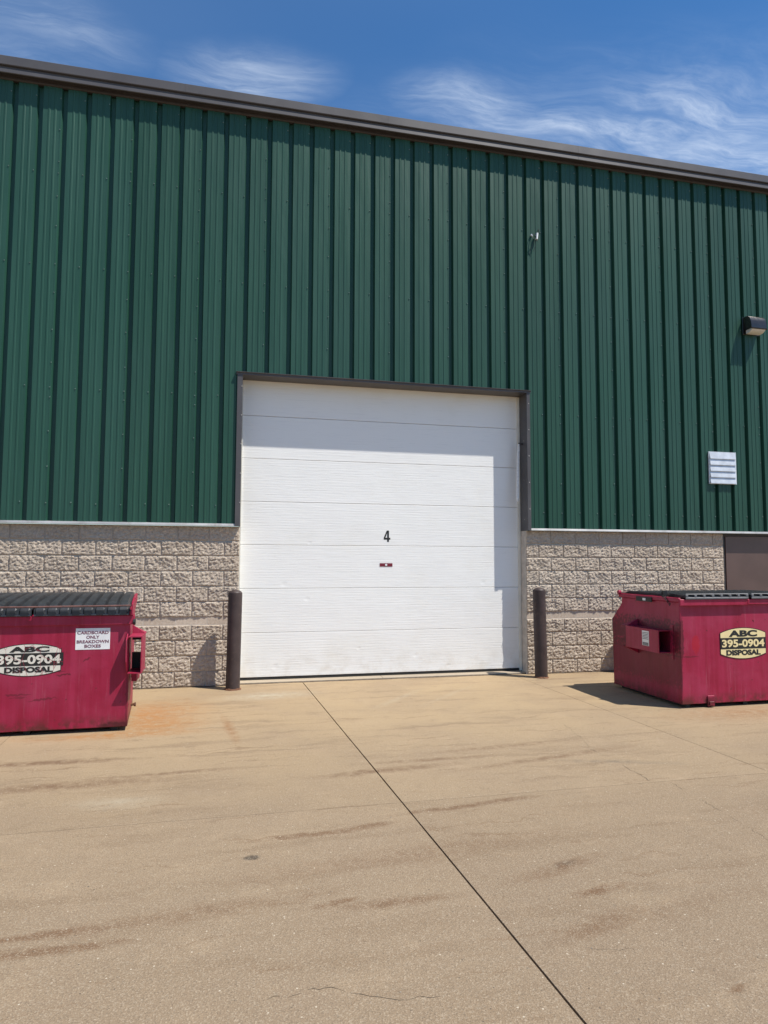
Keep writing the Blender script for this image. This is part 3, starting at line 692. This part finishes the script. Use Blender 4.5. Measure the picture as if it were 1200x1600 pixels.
# ------------------------------------------------------------------ bollards
def bollard(x, y, label, ztop=1.258, r=.091, lean=0.0):
    t = thing('bollard', label, 'bollard', (x, y, 0), 'brown steel bollards along the wall')
    n = 28; m = MB()
    m.tube([(x, y, .004), (x + lean * .5, y, .6), (x + lean, y, ztop - .03), (x + lean, y, ztop - .012)], [r, r, r, r * .995], n); m.build('post', 'bollard_paint', t, smooth=True)
    m = MB(); m.tube([(x + lean, y, ztop - .0115), (x + lean, y, ztop - .004), (x + lean, y, ztop + .012), (x + lean, y, ztop + .026), (x + lean, y, ztop + .033)], [r * .97, r * .93, r * .75, r * .42, r * .08], n); m.build('cap', 'bollard_paint', t, smooth=True)
    m = MB()
    V = []; F = []; rr = random.Random(int(x * 10) + 5)
    for k in range(n): 
        a = 2 * math.pi * k / n; ro = r + .010 + rr.random() * .016
        V += [(x + (r + .0005) * math.cos(a), y + (r + .0005) * math.sin(a), .016 + rr.random() * .01), (x + ro * math.cos(a), y + ro * math.sin(a), .0018)]
    for k in range(n): F.append((2 * k, 2 * k + 1, 2 * ((k + 1) % n) + 1, 2 * ((k + 1) % n)))
    m.add(V, F).build('rust_collar', 'rust', t)
bollard(-.062, -.285, 'brown steel bollard at the left edge of the white overhead door', lean=.012)
bollard(4.285, -.305, 'brown steel bollard right of the white overhead door, in front of the blocks', 1.262, lean=-.02)
bollard(6.02, -.36, 'brown bollard hidden behind the right-hand dumpster, only its shadow showing', 1.2)

# ------------------------------------------------------------------ dumpsters
def decal(parent, xa, xb, za, zb, y, paper, ink, band_out, b0, b1):
    """barrel-shaped disposal decal on a plane facing -y"""
    def barrel(g):
        P = []; w0, w1, h0, h1 = xa + g, xb - g, za + g, zb - g; s = (zb - za) * .155
        for k in range(13):
            u = k / 12; P.append((w0 + (w1 - w0) * u, h1 - s * (abs(2 * u - 1) ** 2.1)))
        for k in range(13):
            u = 1 - k / 12; P.append((w0 + (w1 - w0) * u, h0 + s * (abs(2 * u - 1) ** 2.1)))
        return P
    d = MB().prism(barrel(0), 'y', y - .0012, y - .0002).build('decal', ink, parent)
    MB().prism(barrel(.007), 'y', y - .0024, y - .0013).build('decal_ground', paper, d)
    h = zb - za; w = xb - xa
    bz0, bz1 = za + h * b0, za + h * b1
    MB().box(xa - band_out, xb + band_out, y - .0036, y - .0025, bz0, bz1).build('decal_band', ink, d)
    text_mb('ABC', xa + w * .19, xb - w * .19, za + h * (b1 + .03), za + h * .915, y - .0026, .050).build('lettering', ink, d)
    text_mb('395-0904', xa + w * .03 - band_out * .7, xb - w * .03 + band_out * .7, za + h * (b0 + .055), za + h * (b1 - .055), y - .0038, .030).build('lettering', paper, d)
    text_mb('DISPOSAL', xa + w * .125, xb - w * .125, za + h * .118, za + h * (b0 - .028), y - .0026, .052).build('lettering', ink, d)
    return d

def dumpster_body(root, mat, prof, xl, xr, taper):
    """closed side profile (y, z) from back bottom round; narrower towards the back"""
    ys = [p[0] for p in prof]; yf, yb = min(ys), max(ys)
    m = MB(); n = len(prof); V = []
    for sx, s in ((xl, 1), (xr, -1)):
        for y, z in prof: V.append((sx + s * taper * (y - yf) / (yb - yf), y, z))
    F = [(i, (i + 1) % n, n + (i + 1) % n, n + i) for i in range(n)] + [tuple(range(n)), tuple(range(2 * n - 1, n - 1, -1))]
    return m.add(V, F).build('body', mat, root, .006, False)

def sleeve(root, mat, side, xs, xo, yf, yb, z0, z1, flare):
    """fork pocket: open steel sleeve on the side of a dumpster; side = -1 left, +1 right"""
    th = .009; m = MB()
    lo, hi = sorted((xs, xo))
    m.box(*sorted((xo, xo - side * th)), yf, yb, z0, z1)                       # outer plate
    m.box(lo + (th if side < 0 else 0), hi - (th if side > 0 else 0), yf, yb, z1 - th, z1 - .0002)   # top plate
    m.box(lo + (th if side < 0 else 0), hi - (th if side > 0 else 0), yf, yb, z0 + .0002, z0 + th)
    p = m.build('fork_pocket', mat, root)
    for zz, s in ((z1, 1), (z0, -1)):                                      # gussets top and bottom
        yy = yb - .02
        MB().add([(xs, yy - .005, zz), (xo, yy - .005, zz), (xs, yy - .005, zz + s * .085), (xs, yy + .12, zz), (xo, yy + .12, zz)],
                 [(0, 1, 2), (1, 4, 2), (0, 2, 3), (3, 2, 4), (0, 3, 4, 1)]).build('gusset', mat, p)
    return p

# --- right dumpster: flat lids
DX0, DX1, FY, BY = 4.905, 6.735, -2.577, -1.18
DR = thing('dumpster', 'red dumpster with flat black lids and a cream decal, right side', 'dumpster', ((DX0 + DX1) / 2, -1.9, 0), 'red dumpsters by the wall')
prof = [(-1.185, .045), (-1.178, .915), (-1.405, 1.128), (-1.41, 1.205), (FY + .006, 1.205), (FY, .045)]
body = dumpster_body(DR, 'red_paint_b', prof, DX0, DX1, .0)
m = MB(); m.box(DX0 - .022, DX0 + .012, FY - .012, -1.405, 1.206, 1.255); m.build('rim', 'red_paint_b', DR, .005)
m = MB(); m.box(DX1 - .012, DX1 + .022, FY - .012, -1.405, 1.206, 1.255); m.build('rim', 'red_paint_b', DR, .005)
m = MB(); m.box(DX0 - .022, 5.80, FY - .037, FY - .0125, 1.165, 1.240); m.build('front_rim', 'red_paint_b', DR, .006)
m = MB(); m.box(5.803, DX1 + .022, FY - .033, FY - .0125, 1.172, 1.235); m.build('front_rim', 'red_paint_b', DR, .006)
m = MB(); m.box(DX0 - .02, DX1 + .02, -1.404, -1.365, 1.206, 1.262); m.build('rear_rim', 'red_paint_b', DR, .005)
m = MB(); m.tube([(DX0 - .035, -1.40, 1.262), (DX1 + .035, -1.40, 1.262)], .016, 10); m.build('hinge_rod', 'rod_brown', DR)
m = MB(); m.tube([(DX0 - .045, -1.40, 1.268), (DX0 - .012, -1.40, 1.268)], .028, 10); m.build('hinge_knob', 'red_paint_b', DR)
def flat_lid(xa, xb):
    m = MB(); nx = 7
    m.box(xa, xb, FY - .035, -1.42, 1.2575, 1.272); lid = m.build('lid', 'lid_plastic', DR, .004)
    w = (xb - xa) / nx
    r_ = MB()
    r_.box(xa, xb, FY - .050, FY - .0355, 1.238, 1.262); r_.box(xa, xb, FY - .048, FY - .0355, 1.292, 1.303)
    for i in range(nx + 1):
        xx = xa + (xb - xa - .036) * i / nx; r_.box(xx, xx + .036, FY - .049, FY - .0355, 1.2622, 1.2918)
    r_.build('lid_lip', 'lid_edge', lid, .005)
    for i in range(nx + 1):
        xx = xa + .004 + (xb - xa - .05) * i / nx
        MB().prism([(FY - .034, 1.2725), (FY - .034, 1.292), (FY + .25, 1.300), (-1.50, 1.292), (-1.43, 1.2725)], 'x', xx, xx + .042).build('lid_rib', 'lid_plastic', lid, .006)
    r2_ = MB(); r2_.box(xa + .05, xb - .05, FY + .10, FY + .15, 1.2722, 1.290); r2_.box(xa + .05, xb - .05, -2.02, -1.97, 1.2722, 1.290)
    r2_.build('lid_cross_rib', 'lid_plastic', lid)
flat_lid(4.955, 5.805); flat_lid(5.845, 6.70)
pk = sleeve(DR, 'red_paint_b', -1, DX0, 4.742, -2.402, -1.74, .606, .868, 0)
m = MB(); m.add([(4.742, -1.742, .62), (4.742, -1.742, .855), (DX0, -1.50, .855), (DX0, -1.50, .62)], [(0, 1, 2, 3)]); m.add([(4.742, -1.742, .855), (DX0, -1.50, .855), (DX0, -1.742, .855)], [(0, 1, 2)]); m.add([(4.742, -1.742, .62), (DX0, -1.50, .62), (DX0, -1.742, .62)], [(0, 1, 2)])
m.build('pocket_tail', 'red_paint_b', pk)
m = MB(); m.box(DX0 - .008, DX0 - .0005, -2.455, -2.40, .54, .935); m.build('wear_plate', 'red_paint_b', DR)
st = MB().box(4.7405, 4.7415, -2.22, -2.085, .665, .842).build('warning_sticker', 'sign_white', pk)
m = MB()
for i in range(5): m.box(4.7392, 4.7402, -2.21 + .006 * (i % 2), -2.095, .815 - i * .018, .823 - i * .018)
m.box(4.7392, 4.7402, -2.21, -2.095, .668, .705)
m.build('print', 'sticker_grey', st)
m = MB(); m.box(DX0 - .034, DX0 - .0225, -2.10, -1.78, 1.180, 1.235); m.build('latch_bar', 'rubber', DR)
m = MB(); m.box(DX0 - .0355, DX0 - .0345, -1.98, -1.92, 1.192, 1.222); m.build('serial_sticker', 'sign_white', DR)
m = MB()
for i in range(9):
    yy = -2.30 - .018 * i; zc_ = 1.30 - .016 * i
    m.tube([(DX0 - .03 + .008 * math.cos(a), yy + .010 * math.sin(a) * (i % 2), zc_ + .014 * math.sin(a + .6)) for a in [k * math.pi / 4 for k in range(9)]], .0035, 5, False)
m.box(DX0 - .03, DX0 + .02, -2.33, -2.30, 1.256, 1.325)
m.build('chain', 'rubber', DR)
m = MB(); m.box(5.235, 5.325, FY - .016, FY - .0005, .012, .135); m.box(5.25, 5.31, FY - .03, FY - .0165, .03, .07); m.build('foot_bracket', 'red_paint_b', DR, .003)
for xx in (DX0 + .08, DX0 + .86, DX1 - .14):
    MB().box(xx, xx + .06, FY + .05, -1.25, 0.001, .0449).build('skid', 'rubber', DR)
# seam bead running down the front edge, and scuffed corner
m = MB(); m.tube([(DX0 + .004, FY - .002, .05), (DX0 + .006, FY - .003, .35), (DX0 + .002, FY - .002, .7), (DX0 + .006, FY - .003, .95), (DX0 + .003, FY - .002, 1.19)], [.007, .009, .006, .009, .007], 6); m.build('corner_weld', 'red_paint_b', DR)
decal(DR, 5.432, 6.062, .538, .902, FY - .0006, 'decal_cream', 'decal_black', -.006, .322, .678)

# --- left dumpster: sloping domed lids
LX0, LX1, LF, LB = -2.935, -1.103, -2.265, -1.15
DL = thing('dumpster', 'red dumpster with sloping black lids and a white cardboard-only sign, left side', 'dumpster', ((LX0 + LX1) / 2, -1.7, 0), 'red dumpsters by the wall')
prof = [(LB, .042), (LB, 1.24), (LB - .08, 1.285), (LF, 1.085), (LF, .042)]
body = dumpster_body(DL, 'red_paint_a', prof, LX0, LX1, .085)
MB().box(LX0 - .03, LX1 + .045, LF - .026, LF - .0005, 1.035, 1.128).build('front_rim', 'red_paint_a', DL, .006)
CXL = (LX0 + LX1) / 2
def tp(x, y): return CXL + (x - CXL) * (1 - .082 * max(0, (y - LF) / 1.07))
for sd_ in (-1, 1):
    m = MB(); P = [(LF - .03, 1.129), (LF - .03, 1.165), (-1.75, 1.262), (-1.22, 1.292), (-1.22, 1.22), (LF + .1, 1.09)]
    xe = LX1 if sd_ > 0 else LX0
    V = [(tp(xe - sd_ * .005, y), y, z) for y, z in P] + [(tp(xe + sd_ * .02, y), y, z) for y, z in P]; n = len(P)
    m.add(V, [(i, (i + 1) % n, n + (i + 1) % n, n + i) for i in range(n)] + [tuple(range(n)), tuple(range(2 * n - 1, n - 1, -1))]).build('side_rim', 'red_paint_a', DL)
def lid_z(y):      # domed lid section
    u = (y - (LF - .03)) / (-1.2 - (LF - .03)); u = max(0, min(1, u))
    return 1.195 + .088 * math.sin(u * math.pi * .66)
def dome_lid(xa, xb):
    m = MB(); ny = 14; V = []; F = []
    ys = [LF - .035 + (-1.2 - LF + .035) * k / ny for k in range(ny + 1)]
    secs = [(LF - .040, 1.133), (LF - .038, 1.185)] + [(y, lid_z(y)) for y in ys]
    for x in (xa, xb):
        for y, z in secs: V.append((tp(x, y), y, z))
        for y, z in secs: V.append((tp(x, y), y + (.008 if z < 1.19 else 0), z - (.012 if z >= 1.19 else 0)))
    n = len(secs)
    for k in range(n - 1):
        F += [(k, k + 1, 2 * n + k + 1, 2 * n + k), (n + k, 3 * n + k, 3 * n + k + 1, n + k + 1), (k, n + k, n + k + 1, k + 1), (2 * n + k, 2 * n + k + 1, 3 * n + k + 1, 3 * n + k)]
    F += [(0, 2 * n, 3 * n, n), (n - 1, 2 * n - 1, 4 * n - 1, 3 * n - 1)]
    lid = m.add(V, F).build('lid', 'lid_plastic', DL, 0, True)
    nr = 8; w = (xb - xa) / nr
    for i in range(nr):
        x0 = xa + w * (i + .20); x1 = x0 + w * .60
        r_ = MB(); V = []; F = []
        for j, (y, z) in enumerate(secs):
            e = 0.036 if 2 < j < n - 1 else .014
            off = (0, -e) if j < 2 else (e, 0)
            zb_, yb_ = z, y
            V += [(tp(x0 - .014, y), y, z - .001), (tp(x0, y), y + off[1], z + off[0]), (tp(x1, y), y + off[1], z + off[0]), (tp(x1 + .014, y), y, z - .001)]
        for j in range(n - 1):
            a = 4 * j
            F += [(a, a + 1, a + 5, a + 4), (a + 1, a + 2, a + 6, a + 5), (a + 2, a + 3, a + 7, a + 6)]
        F += [(0, 1, 2, 3), (4 * n - 1, 4 * n - 2, 4 * n - 3, 4 * n - 4)]
        r_.add(V, F).build('lid_rib', 'lid_plastic', lid, 0, False)
    m = MB(); m.box(xa + .002, xb - .002, LF - .053, LF - .0405, 1.1305, 1.146); m.build('lid_lip', 'lid_edge', lid, .003)
dome_lid(LX0 - .005, -1.995); dome_lid(-1.975, LX1 - .008)
m = MB(); m.tube([(LX0 - .03, LF - .075, 1.222), (-2.0, LF - .078, 1.220), (LX1 + .03, LF - .075, 1.224)], .0085, 8); m.build('lock_rod', 'rod_brown', DL, smooth=True)
m = MB(); m.prism([(LF - .09, 1.13), (LF - .09, 1.24), (LF - .06, 1.26), (LF + .02, 1.26), (LF + .02, 1.13)], 'x', LX1 + .0182, LX1 + .032); m.build('rod_bracket', 'red_paint_a', DL, .003)
m = MB(); m.tube([(LX0 + .06, -1.18, 1.262), (LX1 - .09, -1.18, 1.262)], .013, 8); m.build('hinge_rod', 'rod_brown', DL)
m = MB(); m.tube([(LX1 + .032, LF - .02, 1.06), (LX1 + .052, LF - .02, 1.06)], .030, 10); m.build('rod_pivot', 'rubber', DL)
# fork pocket standing proud of the front, seen end-on
pk = sleeve(DL, 'red_paint_a', 1, LX1, LX1 + .128, LF - .105, LF + .22, .565, .925, 0)
m = MB()
xp = LX1 - .012; th = .010
m.prism([(LF - .106, .68), (LF - .106, .89), (LF - .02, .945), (LF - .0005, .945), (LF - .0005, .56), (LF - .02, .56)], 'x', xp - th, xp); m.build('guide_plate', 'red_paint_a', pk)
MB().box(LX1 + .001, LX1 + .1185, LF + .205, LF + .2195, .5745, .735).build('pocket_back', 'rubber', pk)
MB().box(LX1 + .001, LX1 + .1185, LF + .205, LF + .2195, .86, .9155).build('pocket_back', 'rubber', pk)
m = MB(); m.box(LX1 + .0005, LX1 + .05, LF + .2205, LF + .5, .44, .60); m.build('lower_brace', 'red_paint_a', pk)
m = MB(); m.tube([(LX1 - .005, -2.0, .20), (LX1 + .035, -2.0, .20)], .013, 8); m.tube([(LX1 + .030, -2.0, .20), (LX1 + .045, -2.0, .20)], .021, 6); m.build('drain_plug', 'rust', DL)
for xx in (LX0 + .1, -2.05, LX1 - .16):
    MB().box(xx, xx + .06, LF + .06, LB - .1, .001, .0419).build('skid', 'rubber', DL)
decal(DL, -2.292, -1.722, .556, .866, LF - .0006, 'decal_white_worn', 'decal_black_worn', .018, .322, .712)
sg = MB().box(-1.601, -1.286, LF - .0022, LF - .0004, .797, 1.003).build('cardboard_sign', 'sign_white', DL)
for i, s in enumerate(('CARDBOARD', 'ONLY', 'BREAKDOWN', 'BOXES')):
    wd = (.286, .120, .292, .150)[i]; xc_ = -1.4435; zt = .976 - i * .0435
    text_mb(s, xc_ - wd / 2, xc_ + wd / 2, zt - .030, zt, LF - .0024, .020).build('lettering', 'sign_ink', sg)
